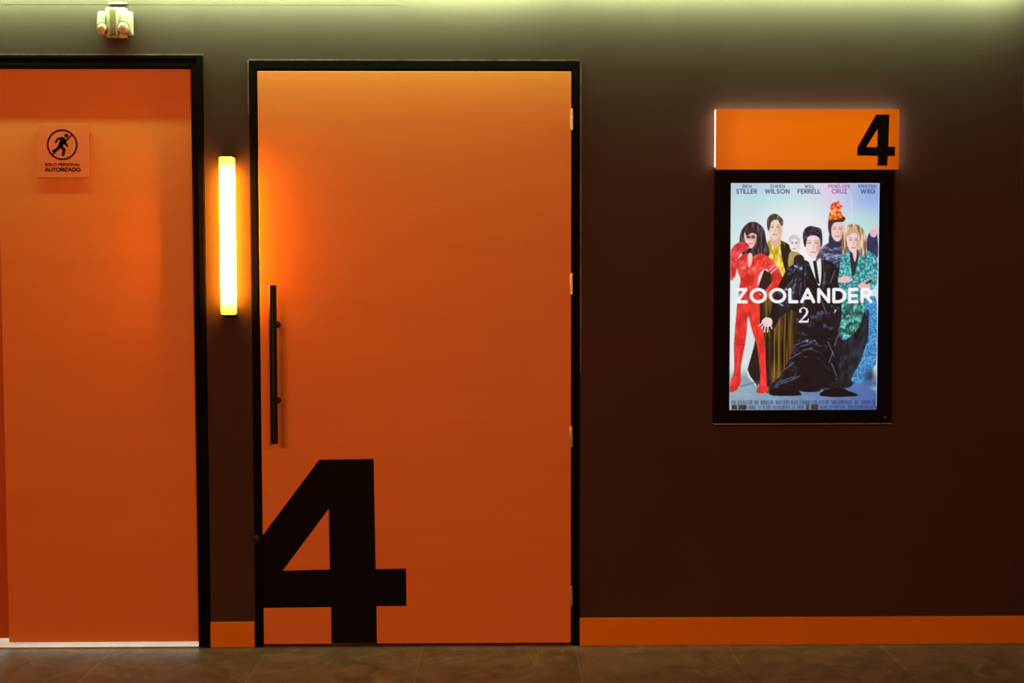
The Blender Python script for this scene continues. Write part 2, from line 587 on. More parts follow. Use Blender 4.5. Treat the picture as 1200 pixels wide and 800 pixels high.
# ------------------------------------------------------------------ wall lamp
lp = 0.050
cx_, zt = at(264.5, 183.5, -lp)
cx2, zb = at(266.5, 368.5, -lp)
cxl = (cx_ + cx2) / 2
hw = 0.0275
lamp = thing('wall_lamp', 'glowing vertical amber tube lamp on the wall between the two doors', 'lamp', (cxl, 0, zb))
E_RAMP = bpy.data.materials.new('glowing_amber_diffuser')
E_RAMP.use_nodes = True
nt = E_RAMP.node_tree
p = nt.nodes['Principled BSDF']
p.inputs['Base Color'].default_value = (0.8, 0.5, 0.2, 1)
p.inputs['Roughness'].default_value = 0.4
tc = nt.nodes.new('ShaderNodeTexCoord')
sp = nt.nodes.new('ShaderNodeSeparateXYZ')
nt.links.new(tc.outputs['Generated'], sp.inputs[0])
rr = nt.nodes.new('ShaderNodeValToRGB')   # the tube stops short of the ends of its sleeve
e = rr.color_ramp.elements
e[0].position, e[0].color = 0.0, (0.05, 0.05, 0.05, 1)
e[1].position, e[1].color = 1.0, (0.05, 0.05, 0.05, 1)
for pos, v in ((0.025, 0.06), (0.08, 0.6), (0.13, 1), (0.87, 1), (0.92, 0.6), (0.975, 0.06)):
    q = e.new(pos)
    q.color = (v, v, v, 1)
nt.links.new(sp.outputs[2], rr.inputs[0])
mu = nt.nodes.new('ShaderNodeMath')
mu.operation = 'MULTIPLY'
mu.inputs[1].default_value = 125.0
nt.links.new(rr.outputs[0], mu.inputs[0])
nt.links.new(mu.outputs[0], p.inputs['Emission Strength'])
p.inputs['Emission Color'].default_value = (1.0, 0.34, 0.012, 1)
bm = bmesh.new()
box(bm, cxl - hw, cxl + hw, -lp, -0.007, zb, zt, 0.007, 4)
obj('diffuser', bm, E_RAMP, lamp, 'auto')
bm = bmesh.new()
box(bm, cxl - 0.019, cxl + 0.019, -0.007, -0.0002, zb + 0.006, zt - 0.006, 0.002)
obj('back_plate', bm, M_RUBBER, lamp)
for za, zc_ in ((zb - 0.006, zb), (zt, zt + 0.004)):
    bm = bmesh.new()
    box(bm, cxl - hw * 0.86, cxl + hw * 0.86, -lp + 0.006, -0.0002, za, zc_, 0.0012)
    obj('end_cap', bm, M_RUBBER, lamp)
bm = bmesh.new()
box(bm, cxl + 0.001, cxl + 0.009, -0.012, -0.0002, zt + 0.004, zt + 0.016, 0.001)
obj('mounting_clip', bm, M_RUBBER, lamp)

# ------------------------------------------------------------------ emergency light over the staff door
em_c = at(134.5, 26, -0.03)
S_ = 0.00322
em = thing('emergency_light', 'white twin-headed emergency light fixed high on the wall above the staff door', 'emergency light',
           (em_c[0], 0, em_c[1] - 0.06))
ex = lambda px: em_c[0] + (px - 134.5) * S_
ez = lambda py: em_c[1] - (py - 26) * S_
bm = bmesh.new()
box(bm, ex(122.5), ex(147.5), -0.026, -0.0002, ez(44), ez(8), 0.005, 3)
obj('housing', bm, M_WHITE, em, 'auto')
bm = bmesh.new()
box(bm, ex(130.8), ex(136.0), -0.0475, -0.030, ez(42), ez(10.5), 0.002, 3)
obj('indicator_strip', bm, M_GREYP, em, 'auto')
for xa, xb in ((127.2, 130.6), (136.2, 139.2)):
    bm = bmesh.new()
    box(bm, ex(xa), ex(xb), -0.045, -0.024, ez(43), ez(8.8), 0.0025, 3)
    obj('centre_ridge', bm, M_WHITE, em, 'auto')
for s, x0_, x1_, cxp, rr_ in ((-1, 114.2, 123.6, 121.2, 5.0), (1, 143.0, 155.0, 146.4, 6.4)):
    bm = bmesh.new()
    xa, xb = ex(x0_), ex(x1_)
    prof = [(-0.008, ez(12.3)), (-0.034, ez(13)), (-0.044, ez(26)), (-0.047, ez(34)), (-0.040, ez(40)), (-0.008, ez(41.5))]
    vs = []
    for xx in (xa, xb):
        ins = 0.0
        vs.append([bm.verts.new((xx, a, b)) for a, b in prof])
    n = len(prof)
    for i in range(n):
        bm.faces.new((vs[0][i], vs[0][(i + 1) % n], vs[1][(i + 1) % n], vs[1][i]))
    bm.faces.new(vs[0][::-1])
    bm.faces.new(vs[1])
    bmesh.ops.recalc_face_normals(bm, faces=bm.faces)
    bmesh.ops.bevel(bm, geom=list(bm.edges), offset=0.004, segments=3, affect='EDGES')
    hd = obj('lamp_head', bm, M_WHITE, em, 'auto')
    bm = bmesh.new()
    cc = (ex(cxp), -0.058, ez(33.7))
    rw = rr_ * S_
    # socket ring and domed lens
    cyl(bm, (cc[0], -0.024, cc[2]), (cc[0], -0.051, cc[2]), rw + 0.002, rw + 0.0015, n=40, bev=0.001)
    obj('lens_ring', bm, M_WHITE, hd, 'auto')
    bm = bmesh.new()
    sphere(bm, (cc[0], -0.050, cc[2]), rw * 0.94, 0.012, rw * 0.94)
    obj('lens', bm, M_LENS, hd, True)
    bm = bmesh.new()
    prism(bm, [(cc[0] + (rw + .0045) * math.cos(t) , cc[2] + (rw + .0045) * math.sin(t)) for t in [math.radians(20 + 14 * i) for i in range(11)]] +
          [(cc[0] + (rw + .0020) * math.cos(t), cc[2] + (rw + .0020) * math.sin(t)) for t in [math.radians(160 - 14 * i) for i in range(11)]], -0.0495, -0.035)
    obj('seam', bm, M_GREYP, hd)
b0 = at(128.0, 5.2)
b1 = at(149.5, 3.2)
bm = bmesh.new()
prism(bm, [(b0[0], b0[1]), (b1[0], b0[1] + 0.001), (b1[0] - .004, b1[1]), (b0[0] + .002, b1[1])], -0.010, -0.0031)
br = obj('bracket_plate', bm, M_WHITE)
br['label'] = 'small white strip bracket on the wall just above the twin-headed emergency light'
br['category'] = 'bracket'

# ------------------------------------------------------------------ notice on the staff door
YN = YS - 0.009
nx0, nx1, nz0, nz1 = rect(43, 145.5, 104.5, 208, YN)
nt_ = thing('notice_sign', 'square orange acrylic notice with crossed-out walking figure on the staff door', 'sign', ((nx0 + nx1) / 2, YN, nz0))
bm = bmesh.new()
box(bm, nx0, nx1, YN, YN + 0.003, nz0, nz1, 0.0008)
obj('sign_plate', bm, M_PLATE, nt_)
for fx in (0.08, 0.92):
    for fz in (0.08, 0.92):
        bm = bmesh.new()
        X, Z = nx0 + fx * (nx1 - nx0), nz0 + fz * (nz1 - nz0)
        cyl(bm, (X, YN + 0.0028, Z), (X, YS - 0.0002, Z), 0.004, n=20)
        obj('spacer', bm, M_PLATE, nt_)
# crossed circle and walking figure (zoomed measure: 9.41 px per photograph px, origin 30,135)
q = lambda a, b: at(30 + a / 9.41, 135 + b / 9.41, YN)
ya, yb = YN - 0.0006, YN - 0.0001
bm = bmesh.new()
c0 = q(404, 325)
rad = abs(q(404 + 160, 325)[0] - c0[0])
ring = [(c0[0] + rad * math.cos(math.radians(a)), c0[1] + rad * math.sin(math.radians(a))) for a in range(0, 361, 6)]
ribbon(bm, ring, rad * 0.115, ya, yb)
ribbon(bm, [q(296, 436), q(512, 214)], rad * 0.105, ya, yb)
obj('prohibition_ring', bm, M_VINYL, nt_)
bm = bmesh.new()
hc = q(450, 226)
hr = abs(q(472, 226)[0] - hc[0])
prism(bm, [(hc[0] + hr * math.cos(math.radians(a)), hc[1] + hr * math.sin(math.radians(a))) for a in range(0, 360, 15)], ya, yb)
body = [(400, 236), (432, 250), (452, 282), (448, 290), (470, 338), (466, 350), (456, 350), (438, 330), (420, 316), (412, 348), (436, 364), (442, 378),
        (428, 440), (420, 450), (404, 448), (398, 438), (408, 386), (390, 366), (368, 370), (340, 398), (306, 410), (294, 400), (298, 384), (338, 362),
        (362, 326), (380, 272), (356, 270), (346, 300), (334, 308), (322, 300), (326, 282), (346, 254), (372, 244)]
prism(bm, [q(*t) for t in body], ya, yb)
obj('walking_figure', bm, M_VINYL, nt_)
bm = bmesh.new()
for s, a0, a1, yb_, hh, wd in (('SOLO PERSONAL', 216, 600, 556, 26, 7), ('AUTORIZADO', 216, 604, 615, 33, 10)):
    X0, Z0 = q(a0, yb_)
    X1, _ = q(a1, yb_)
    _, Zt = q(a0, yb_ - hh)
    for pl in text_lines(s, X0, X1, Z0, Zt - Z0, 0.25 if 'S' in s else 0.2):
        ribbon(bm, pl, abs(q(wd, 0)[0] - q(0, 0)[0]), ya, yb)
obj('lettering', bm, M_VINYL, nt_)

# ------------------------------------------------------------------ illuminated number sign
YP = -0.038
gx0, gx1, gz0, gz1 = rect(838.6, 128, 1053.6, 198.6, YP)
sg = thing('number_sign', 'wide backlit orange sign box with a black 4 above the film poster', 'sign', ((gx0 + gx1) / 2, 0, gz0))
bm = bmesh.new()
box(bm, gx0, gx1, YP, YP + 0.004, gz0, gz1, 0.0006)
obj('face_panel', bm, M_SIGNF, sg)
bm = bmesh.new()
i_ = 0.001
box(bm, gx0 + i_, gx1 - i_, YP + 0.004, -0.014, gz0 + 0.012, gz1 - i_)
obj('light_body', bm, M_SIDE, sg)
bm = bmesh.new()
box(bm, gx0 + i_, gx1 - i_, YP + 0.004, -0.008, gz0 + i_, gz0 + 0.0118)
obj('bottom_rail', bm, M_FRAMEP, sg)
bm = bmesh.new()
box(bm, gx0 + .02, gx1 - .02, -0.014, -0.0002, gz0 + .02, gz1 - .02)
obj('mounting_box', bm, M_RUBBER, sg)
bm = bmesh.new()
s4 = lambda P: [at(a, b, YP) for a, b in P]
prism(bm, s4([(1026.5, 134.2), (1042.2, 134.2), (1041, 171.8), (1049, 172), (1048.6, 182.7), (1040.4, 182.8), (1039.6, 194), (1028.3, 194), (1028.8, 182.6),
              (1004.5, 182.3), (1004.8, 172.5)]), YP - 0.0008, YP - 0.0001, [s4([(1028.4, 151), (1028.1, 172.2), (1015, 172.2)])])
obj('numeral', bm, M_VINYL, sg)

# ------------------------------------------------------------------ poster light box
YC = -0.031
cx0, cx1, cz0, cz1 = rect(837.8, 199.6, 1046.2, 496, YC)
ux0, ux1, uz0, uz1 = rect(855.5, 214.5, 1029, 480, YC + 0.006)
pc = thing('poster_case', 'black framed backlit poster case showing a group of fashionably dressed people', 'poster', ((cx0 + cx1) / 2, 0, cz0))
bm = bmesh.new()
prism(bm, [(cx0, cz0), (cx1, cz0), (cx1, cz1), (cx0, cz1)], YC, -0.0002, [[(ux0, uz0), (ux0, uz1), (ux1, uz1), (ux1, uz0)]])
es = [e for e in bm.edges if e.calc_face_angle(0) > 1.0 and max(v.co.y for v in e.verts) < YC + 1e-4]
bmesh.ops.bevel(bm, geom=es, offset=0.0025, segments=2, affect='EDGES')
obj('frame', bm, M_FRAMEP, pc)
bm = bmesh.new()
box(bm, cx0 - 0.001, cx1 + 0.001, YC - 0.001, -0.0002, cz0 - 0.004, cz0 - 0.0003, 0.0008)
obj('bottom_lip', bm, M_LIP, pc)['label'] = 'thin worn metal lip'
bm = bmesh.new()
cyl(bm, (cx1 - 0.024, YC - 0.0012, cz0 + 0.024), (cx1 - 0.024, YC - 0.0001, cz0 + 0.024), 0.0035, n=20)
obj('screw', bm, M_HINGE, pc)

# ---- the print: painted on a fine grid of points, one colour each (the print is lit from behind)
PW, PH = 176.0, 266.0
RES = 2.4
NX, NY = int(PW * RES) + 1, int(PH * RES) + 1
gx, gy = np.meshgrid(np.linspace(0, PW, NX), np.linspace(0, PH, NY))
img = np.zeros((NY, NX, 3))
rng = np.random.default_rng(7)


def rgb(c):
    return np.array(c, float) / 255.0


def smooth_noise(sx, sy, seed=0):
    r = np.random.default_rng(seed)
    nx, ny = int(PW / sx) + 3, int(PH / sy) + 3
    if sx > 2.4 and sy > 2.4:
        return 0.62 * _lattice(sx * 1.3, sy * 1.3, seed) + 0.38 * _lattice(sx * .5, sy * .5, seed + 50)
    return _lattice(sx, sy, seed)


def _lattice(sx, sy, seed):
    r = np.random.default_rng(seed)
    nx, ny = int((PW + PH * .35) / sx) + 4, int((PH + PW * .35) / sy) + 4
    g = r.random((ny, nx))
    X, Y = (gx + gy * .35 * (sx > 2.4)) / sx, (gy + (PW - gx) * .35 * (sx > 2)) / sy
    i, j = X.astype(int), Y.astype(int)
    fx, fy = X - i, Y - j
    fx, fy = fx * fx * (3 - 2 * fx), fy * fy * (3 - 2 * fy)
    return (g[j, i] * (1 - fx) + g[j, i + 1] * fx) * (1 - fy) + (g[j + 1, i] * (1 - fx) + g[j + 1, i + 1] * fx) * fy


def blend(a, col):
    global img
    img = img * (1 - a[..., None]) + (col if isinstance(col, np.ndarray) and col.ndim == 3 else np.broadcast_to(rgb(col), img.shape)) * a[..., None]


def P(pts):
    """photograph measure -> print measure (the print's left edge leans a little)"""
    return [(x - (857 - 3 * (y - 214) / 266.0), y - 214) for x, y in pts]


def spline(pts, n=6):
    o, m = [], len(pts)
    for i in range(m):
        p0, p1, p2, p3 = [np.array(pts[(i + k) % m], float) for k in (-1, 0, 1, 2)]
        for t in np.arange(n) / n:
            o.append(tuple(0.5 * (2 * p1 + (p2 - p0) * t + (2 * p0 - 5 * p1 + 4 * p2 - p3) * t * t + (3 * p1 - p0 - 3 * p2 + p3) * t ** 3)))
    return o


def seg_dist(ax, ay, bx, by):
    dx, dy = bx - ax, by - ay
    l = dx * dx + dy * dy + 1e-9
    t = np.clip(((gx - ax) * dx + (gy - ay) * dy) / l, 0, 1)
    return np.hypot(gx - ax - t * dx, gy - ay - t * dy)


def mask(pts, soft=0.7, sm=True):
    pts = P(pts)
    if sm:
        pts = spline(pts)
    ins = np.zeros(gx.shape, bool)
    dist = np.full(gx.shape, 1e9)
    n = len(pts)
    for i in range(n):
        (ax, ay), (bx, by) = pts[i], pts[(i + 1) % n]
        dist = np.minimum(dist, seg_dist(ax, ay, bx, by))
        if ay != by:
            c = ((ay > gy) != (by > gy)) & (gx < (bx - ax) * (gy - ay) / (by - ay) + ax)
            ins ^= c
    sd = np.where(ins, -dist, dist)
    return np.clip(0.5 - sd / soft, 0, 1)


def fill(pts, col, soft=0.8, tex=0.0, s=(3, 3), seed=1, sm=True, col2=None, pw=1.0):
    m = mask(pts, soft, sm)
    c = np.broadcast_to(rgb(col), img.shape).copy()
    n = smooth_noise(s[0], s[1], seed)
    if col2 is not None:
        k = np.clip((n - 0.35) * 2.2, 0, 1)[..., None] ** pw
        c = c * (1 - k) + rgb(col2) * k
    if tex:
        c = c * (1 + tex * (n[..., None] - 0.5) * 2)
    blend(m, np.clip(c, 0, 1))
    return m


def stroke(pts, wd, col, a=1.0, soft=0.7):
    pts = P(pts)
    d = np.full(gx.shape, 1e9)
    for (ax, ay), (bx, by) in zip(pts, pts[1:]):
        d = np.minimum(d, seg_dist(ax, ay, bx, by))
    blend(np.clip(0.5 - (d - wd / 2) / soft, 0, 1) * a, col)


def glow(x, y, rx, ry, col, a):
    (x, y), = P([(x, y)])
    blend(np.exp(-((gx - x) / rx) ** 2 - ((gy - y) / ry) ** 2) * a, col)


# backdrop
img[:] = rgb((205, 222, 226))
glow(862, 215, 60, 34, (168, 190, 222), 0.95)
glow(905, 232, 60, 14, (170, 226, 222), 0.7)
glow(862, 262, 20, 30, (176, 220, 226), 0.6)
glow(1028, 222, 42, 44, (142, 166, 226), 0.95)
glow(975, 222, 18, 22, (226, 196, 226), 0.75)
glow(1012, 262, 24, 16, (170, 226, 212), 0.75)
glow(945, 300, 62, 50, (240, 238, 242), 1.0)
glow(930, 262, 34, 22, (236, 234, 240), 0.8)
glow(862, 360, 22, 90, (222, 236, 230), 0.9)
stroke([(999, 226), (1001, 262)], 1.2, (225, 225, 245), 0.6, 2)
# studio floor
fm = np.clip((gy - 218 + 6 * np.sin(gx / 40)) / 12, 0, 1)
fc = rgb((146, 172, 186)) * (1 - gx[..., None] / PW) + rgb((72, 104, 168)) * (gx[..., None] / PW)
blend(fm, fc * (0.92 + 0.16 * smooth_noise(7, 3, 5)[..., None]))
SK, SK2, SKs = (236, 200, 192), (206, 150, 140), (150, 90, 84)


def face(x, y, w_, h_, tone=SK, shade=SK2, hair=None):
    fill([(x - w_, y - h_ * .7), (x, y - h_), (x + w_, y - h_ * .7), (x + w_ * .92, y + h_ * .2), (x + w_ * .45, y + h_ * .85), (x, y + h_),
          (x - w_ * .5, y + h_ * .82), (x - w_ * .95, y + h_ * .2)], tone)
    glow(x + w_ * .75, y + h_ * .2, w_ * .35, h_ * .6, shade, 0.75)
    for s in (-1, 1):
        stroke([(x + s * w_ * .25, y - h_ * .22), (x + s * w_ * .62, y - h_ * .22)], 1.0, (60, 40, 45), .75)
        stroke([(x + s * w_ * .2, y - h_ * .38), (x + s * w_ * .68, y - h_ * .42)], .6, (70, 45, 40), .6)
    stroke([(x + w_ * .06, y - h_ * .1), (x + w_ * .1, y + h_ * .25)], .8, shade, .8)
    stroke([(x - w_ * .25, y + h_ * .5), (x + w_ * .28, y + h_ * .5)], 1.1, (176, 84, 90), .85)


# person at the back in navy with an orange headscarf
fill([(972, 284), (982, 280), (990, 285), (1002, 296), (1004, 330), (1000, 350), (960, 350), (958, 300), (964, 290)], (44, 54, 78), tex=.4, s=(4, 3), seed=3, col2=(104, 116, 150))
fill([(975, 270), (988, 270), (989, 286), (974, 288)], (38, 46, 70))
face(983, 270, 8, 12)
fill([(972, 262), (974, 254), (983, 250), (992, 254), (990, 259), (980, 260), (976, 266), (976, 276), (973, 272)], (70, 42, 44))
fill([(973, 257), (974, 248), (980, 244), (988, 248), (989, 254), (982, 256)], (232, 110, 40), tex=.3, s=(2, 2), col2=(246, 160, 70))
fill([(976, 249), (975, 240), (981, 236), (987, 240), (986, 248)], (226, 76, 44), tex=.35, s=(2, 2), col2=(244, 150, 90))
for k, (a, b) in enumerate([(979, 238), (984, 236), (977, 243), (988, 241), (983, 242)]):
    glow(a, b, 1.6, 1.2, (206, 44, 40), 0.8)
stroke([(966, 300), (972, 296), (982, 299), (992, 297), (1000, 302)], 1.0, (196, 208, 230), .7)
stroke([(964, 306), (974, 308), (986, 304), (998, 310)], 1.2, (150, 166, 200), .6)

# person with raised hand at the right edge
fill([(1019, 276), (1024, 270), (1030, 272), (1031, 300), (1021, 300), (1018, 290)], (46, 50, 92), tex=.3)
fill([(1022, 274), (1023, 268), (1027, 267), (1030, 270), (1029, 276), (1025, 277)], (226, 182, 190))
stroke([(1025, 268), (1026.4, 257)], 1.7, (232, 194, 204))
stroke([(1028, 268), (1029, 263)], 1.6, (226, 184, 196))

# person in a gold top and dark coat
fill([(902, 284), (912, 280), (926, 286), (934, 300), (938, 340), (940, 450), (890, 452), (888, 360), (900, 330)], (34, 26, 22), tex=.4, s=(2.2, 30), seed=11, col2=(78, 58, 26))
fill([(901, 281), (908, 284), (916, 283), (921, 300), (922, 318), (918, 334), (908, 322), (900, 306)], (214, 178, 52), tex=.25, s=(2, 5), seed=4, col2=(236, 208, 96))
for k, x in enumerate((898, 903, 909, 914, 921, 928, 935, 941)):
    stroke([(x + 1, 344), (x - 1, 400), (x - 1, 448 - 3 * (k % 3))], 2.0 if k % 2 else 1.2, (168, 124, 34) if k % 2 else (206, 164, 60), .62, 1.6)
fill([(904, 270), (914, 272), (915, 284), (908, 289), (904, 282)], (220, 178, 160))
face(909, 268, 8, 12, (238, 206, 190), (206, 160, 120))
fill([(900, 266), (900, 256), (906, 250), (913, 251), (919, 258), (917, 264), (912, 257), (905, 259), (902, 270)], (66, 62, 58), tex=.3, col2=(120, 120, 90))
fill([(916, 284), (922, 290), (928, 304), (930, 322), (922, 318), (917, 300)], (32, 28, 32), tex=.3)
# smaller person beside
face(932, 286, 6, 9, (240, 230, 226), (214, 200, 190))
fill([(925, 284), (926, 277), (932, 274), (938, 278), (939, 285), (935, 280), (929, 280)], (206, 200, 196))
fill([(926, 296), (934, 294), (942, 300), (942, 314), (926, 314)], (206, 180, 96), tex=.3, col2=(120, 110, 90))

# woman in red
fill([(871, 300), (867, 286), (869, 270), (878, 260), (888, 260), (896, 268), (899, 282), (903, 294), (899, 302), (890, 300), (874, 304)], (30, 24, 32), tex=.5, s=(1.6, 6), seed=8, col2=(58, 52, 66))
face(880, 279, 7, 11)
glow(877.6, 276.8, 2.2, 1.7, (28, 18, 24), .95)
glow(883, 276.8, 2.2, 1.7, (28, 18, 24), .95)
fill([(874, 268), (879, 266), (885, 268), (888, 274), (882, 272), (875, 275)], (44, 34, 42))
RED, RED2 = (214, 44, 40), (240, 84, 76)
fill([(856, 300), (858, 290), (866, 283), (876, 284), (878, 290), (868, 297), (864, 306), (862, 322), (856, 326)], (206, 46, 52), tex=.15, col2=(232, 84, 86), s=(4, 4))
fill([(864, 304), (874, 296), (882, 300), (892, 296), (904, 302), (914, 316), (918, 328), (908, 340), (898, 350), (892, 346), (902, 334), (906, 324), (898, 314), (890, 322),
      (889, 334), (892, 348), (888, 356), (870, 356), (866, 342), (868, 326), (864, 316)], RED, tex=.12, s=(5, 5), seed=21, col2=RED2)
fill([(893, 324), (897, 315), (903, 323), (900, 334), (893, 343), (889, 337)], (40, 24, 28))
stroke([(902, 316), (908, 310)], 1.4, (240, 210, 220), .8)
stroke([(904, 319), (911, 313)], 1.4, (240, 210, 220), .8)
stroke([(880, 298), (876, 318), (878, 346)], .8, (150, 24, 30), .8)
fill([(877, 297), (882, 297), (881, 308), (878, 312)], (236, 202, 196))
glow(871, 313, 3.5, 2.5, (252, 170, 160), .7)
glow(884, 314, 3.0, 2.5, (250, 160, 150), .6)
fill([(866, 346), (876, 350), (889, 348), (891, 366), (891, 380), (896, 400), (897, 430), (900, 452), (898, 459), (888, 460), (887, 456), (892, 444), (889, 410), (882, 388),
      (877, 370), (875, 390), (873, 404), (868, 430), (868, 446), (862, 457), (853, 458), (856, 446), (860, 432), (860, 404), (862, 376)], RED, tex=.1, s=(4, 9), seed=22, col2=(236, 60, 58))
for x0_, x1_, y_ in ((860, 873, 402), (889, 897, 402), (859, 868, 438), (892, 899, 438)):
    stroke([(x0_, y_), (x1_, y_ + 1)], .8, (160, 20, 30), .7)
stroke([(866, 410), (863, 436)], 1.6, (244, 96, 92), .6, 1.6)
fill([(878, 376), (881, 390), (888, 412), (889, 436), (886, 452), (876, 440), (874, 420), (876, 400)], (214, 224, 222), sm=False, soft=1)
fill([(888, 380), (884, 404), (876, 432), (879, 440), (888, 452), (890, 430)], (30, 26, 26), sm=False)
fill([(888, 408), (883, 386), (893, 380), (896, 400), (898, 430), (901, 452), (898, 459), (888, 460), (887, 456), (891, 444)], RED, tex=.1, s=(4, 9), seed=22, col2=(236, 60, 58))
stroke([(900, 395), (901, 450)], 4.5, (26, 20, 26), .85, 2)
stroke([(868, 452), (890, 446)], 1.5, (70, 92, 110), .7, 1.6)

# man in a black suit, legs apart
BK, BK2 = (16, 17, 23), (52, 62, 86)
fill([(944, 304), (952, 308), (962, 304), (976, 306), (986, 320), (990, 346), (996, 368), (990, 372), (980, 362), (982, 390), (986, 420), (990, 452), (1004, 461), (1002, 464), (966, 463),
      (964, 440), (956, 424), (946, 436), (936, 452), (938, 462), (914, 462), (903, 460), (905, 450), (918, 436), (930, 410), (934, 388), (932, 364), (918, 366), (908, 384), (900, 382),
      (906, 356), (914, 332), (926, 312)], BK, tex=.2, s=(9, 5), seed=31, col2=BK2, pw=5)
fill([(915, 346), (930, 326), (932, 300), (944, 304), (932, 350), (916, 370)], (28, 32, 42), tex=.4, s=(7, 2.6), seed=14, col2=(110, 128, 158), pw=3.2)
fill([(935, 398), (960, 392), (984, 400), (992, 440), (986, 456), (966, 458), (962, 430), (950, 426), (934, 448), (914, 452), (924, 430)], (14, 15, 20), tex=.3, s=(7, 3), seed=33, col2=(34, 40, 56), pw=4)
fill([(949, 304), (957, 306), (963, 302), (964, 320), (962, 334), (957, 326)], (226, 234, 226))
fill([(954, 305), (958, 304), (962, 332), (958, 330)], (18, 20, 30), sm=False)
face(954, 287, 9.5, 15, (240, 214, 210), (196, 130, 130))
fill([(944, 288), (942, 276), (944, 268), (950, 264), (957, 265), (963, 267), (965, 274), (965, 286), (963, 288), (962, 279), (956, 275), (948, 277), (946, 286)], (26, 26, 42), tex=.4, col2=(50, 52, 74), s=(2, 2))
for s_ in ([(897, 376), (893, 384)], [(898, 377), (896, 388)], [(901, 378), (900, 388)], [(903, 377), (905, 384)], [(893, 378), (890, 381)]):
    stroke(s_, 1.5, (240, 214, 214))
fill([(893, 376), (898, 371), (905, 373), (905, 380), (898, 382)], (238, 210, 210))
stroke([(896, 378), (894, 384)], .5, (150, 100, 100), .6)
stroke([(899, 379), (898, 386)], .5, (150, 100, 100), .6)
fill([(981, 366), (984, 363), (990, 369), (996, 374), (995, 378), (988, 375), (983, 373)], (232, 190, 194))
for k, (a, b, c_, d_) in enumerate([(926, 420, 940, 412), (932, 404, 944, 399), (912, 447, 932, 441), (928, 352, 934, 326), (975, 330, 980, 316), (962, 346, 970, 366), (972, 400, 980, 418),
                                    (976, 425, 982, 440), (946, 338, 942, 360), (950, 400, 956, 398), (940, 432, 952, 428), (968, 455, 990, 457), (914, 457, 928, 458)]):
    stroke([(a, b), (c_, d_)], .9, (176, 196, 226), .55, 1.6)
fill([(944, 420), (958, 420), (966, 440), (966, 457), (936, 457), (934, 440)], (14, 15, 22), tex=.3, s=(4, 4), seed=61)
fill([(980, 366), (992, 372), (996, 400), (992, 430), (980, 420)], (20, 22, 30), tex=.3, s=(4, 4), seed=62)
glow(965, 458, 2.5, 2.5, (130, 190, 226), .8)
fill([(903, 458), (912, 454), (936, 459), (938, 463), (906, 463)], (10, 10, 14))
fill([(964, 459), (980, 455), (1003, 460), (1004, 464), (966, 464)], (10, 10, 14))

# person in a teal coat
fill([(1000, 372), (1010, 360), (1020, 352), (1024, 380), (1016, 420), (1000, 452), (984, 446), (990, 400)], (22, 26, 32), tex=.3, s=(4, 8), seed=43, col2=(34, 44, 60))
fill([(1013, 352), (1024, 346), (1030, 356), (1030, 420), (1026, 430), (1022, 446), (1000, 446), (1010, 424), (1018, 400), (1020, 378)], (48, 122, 186), tex=.18, s=(1.1, 1.1), seed=41, col2=(84, 160, 208))
stroke([(1019, 364), (1018, 400)], 3.5, (22, 30, 44), .85, 2)
fill([(990, 344), (1008, 340), (1016, 356), (1010, 380), (1000, 392), (990, 398), (984, 388), (988, 372)], (40, 96, 86), tex=.4, s=(3, 3), seed=45, col2=(90, 178, 172))
fill([(988, 300), (998, 294), (1010, 292), (1022, 294), (1030, 302), (1031, 324), (1026, 338), (1014, 340), (1010, 350), (992, 350), (988, 342), (984, 330), (986, 314)], (50, 134, 142), tex=.25, s=(1.7, 1.7), seed=46, col2=(92, 182, 188))
fill([(998, 294), (1008, 292), (1006, 312), (1001, 322)], (36, 40, 52))
fill([(1001, 294), (1006, 294), (1004, 306)], (236, 206, 196))
fill([(989, 296), (988, 278), (991, 268), (998, 262), (1008, 263), (1015, 270), (1018, 284), (1016, 296), (1010, 300), (1010, 280), (1004, 272), (996, 276), (994, 294)], (150, 112, 84), tex=.2, s=(1.2, 9), seed=47, col2=(214, 188, 150))
face(1002, 283, 7.5, 12.5, (238, 206, 200), (196, 140, 130))
fill([(994, 276), (997, 267), (1006, 267), (1010, 278), (1003, 272)], (196, 168, 130))
fill([(984, 326), (992, 322), (1001, 326), (996, 330), (986, 330)], (230, 186, 188))
fill([(1008, 333), (1014, 330), (1022, 332), (1020, 337), (1010, 337)], (226, 184, 186))
stroke([(1016, 330), (1028, 322)], 2.5, (196, 150, 156), .8)
stroke([(1018, 331), (1023, 328)], 2.5, (24, 26, 40), .8)
glow(1028, 455, 5, 3, (190, 220, 232), .5)
glow(1022, 440, 7, 8, (40, 44, 66), .8)


# lettering of the print
def ptext(s, x0, x1, yb, h, wd, col, a=1.0, gap=.3):
    for pl in text_lines(s, x0, x1, -yb, h, gap):
        stroke([(u, -v) for u, v in pl], wd, col, a, 0.6)


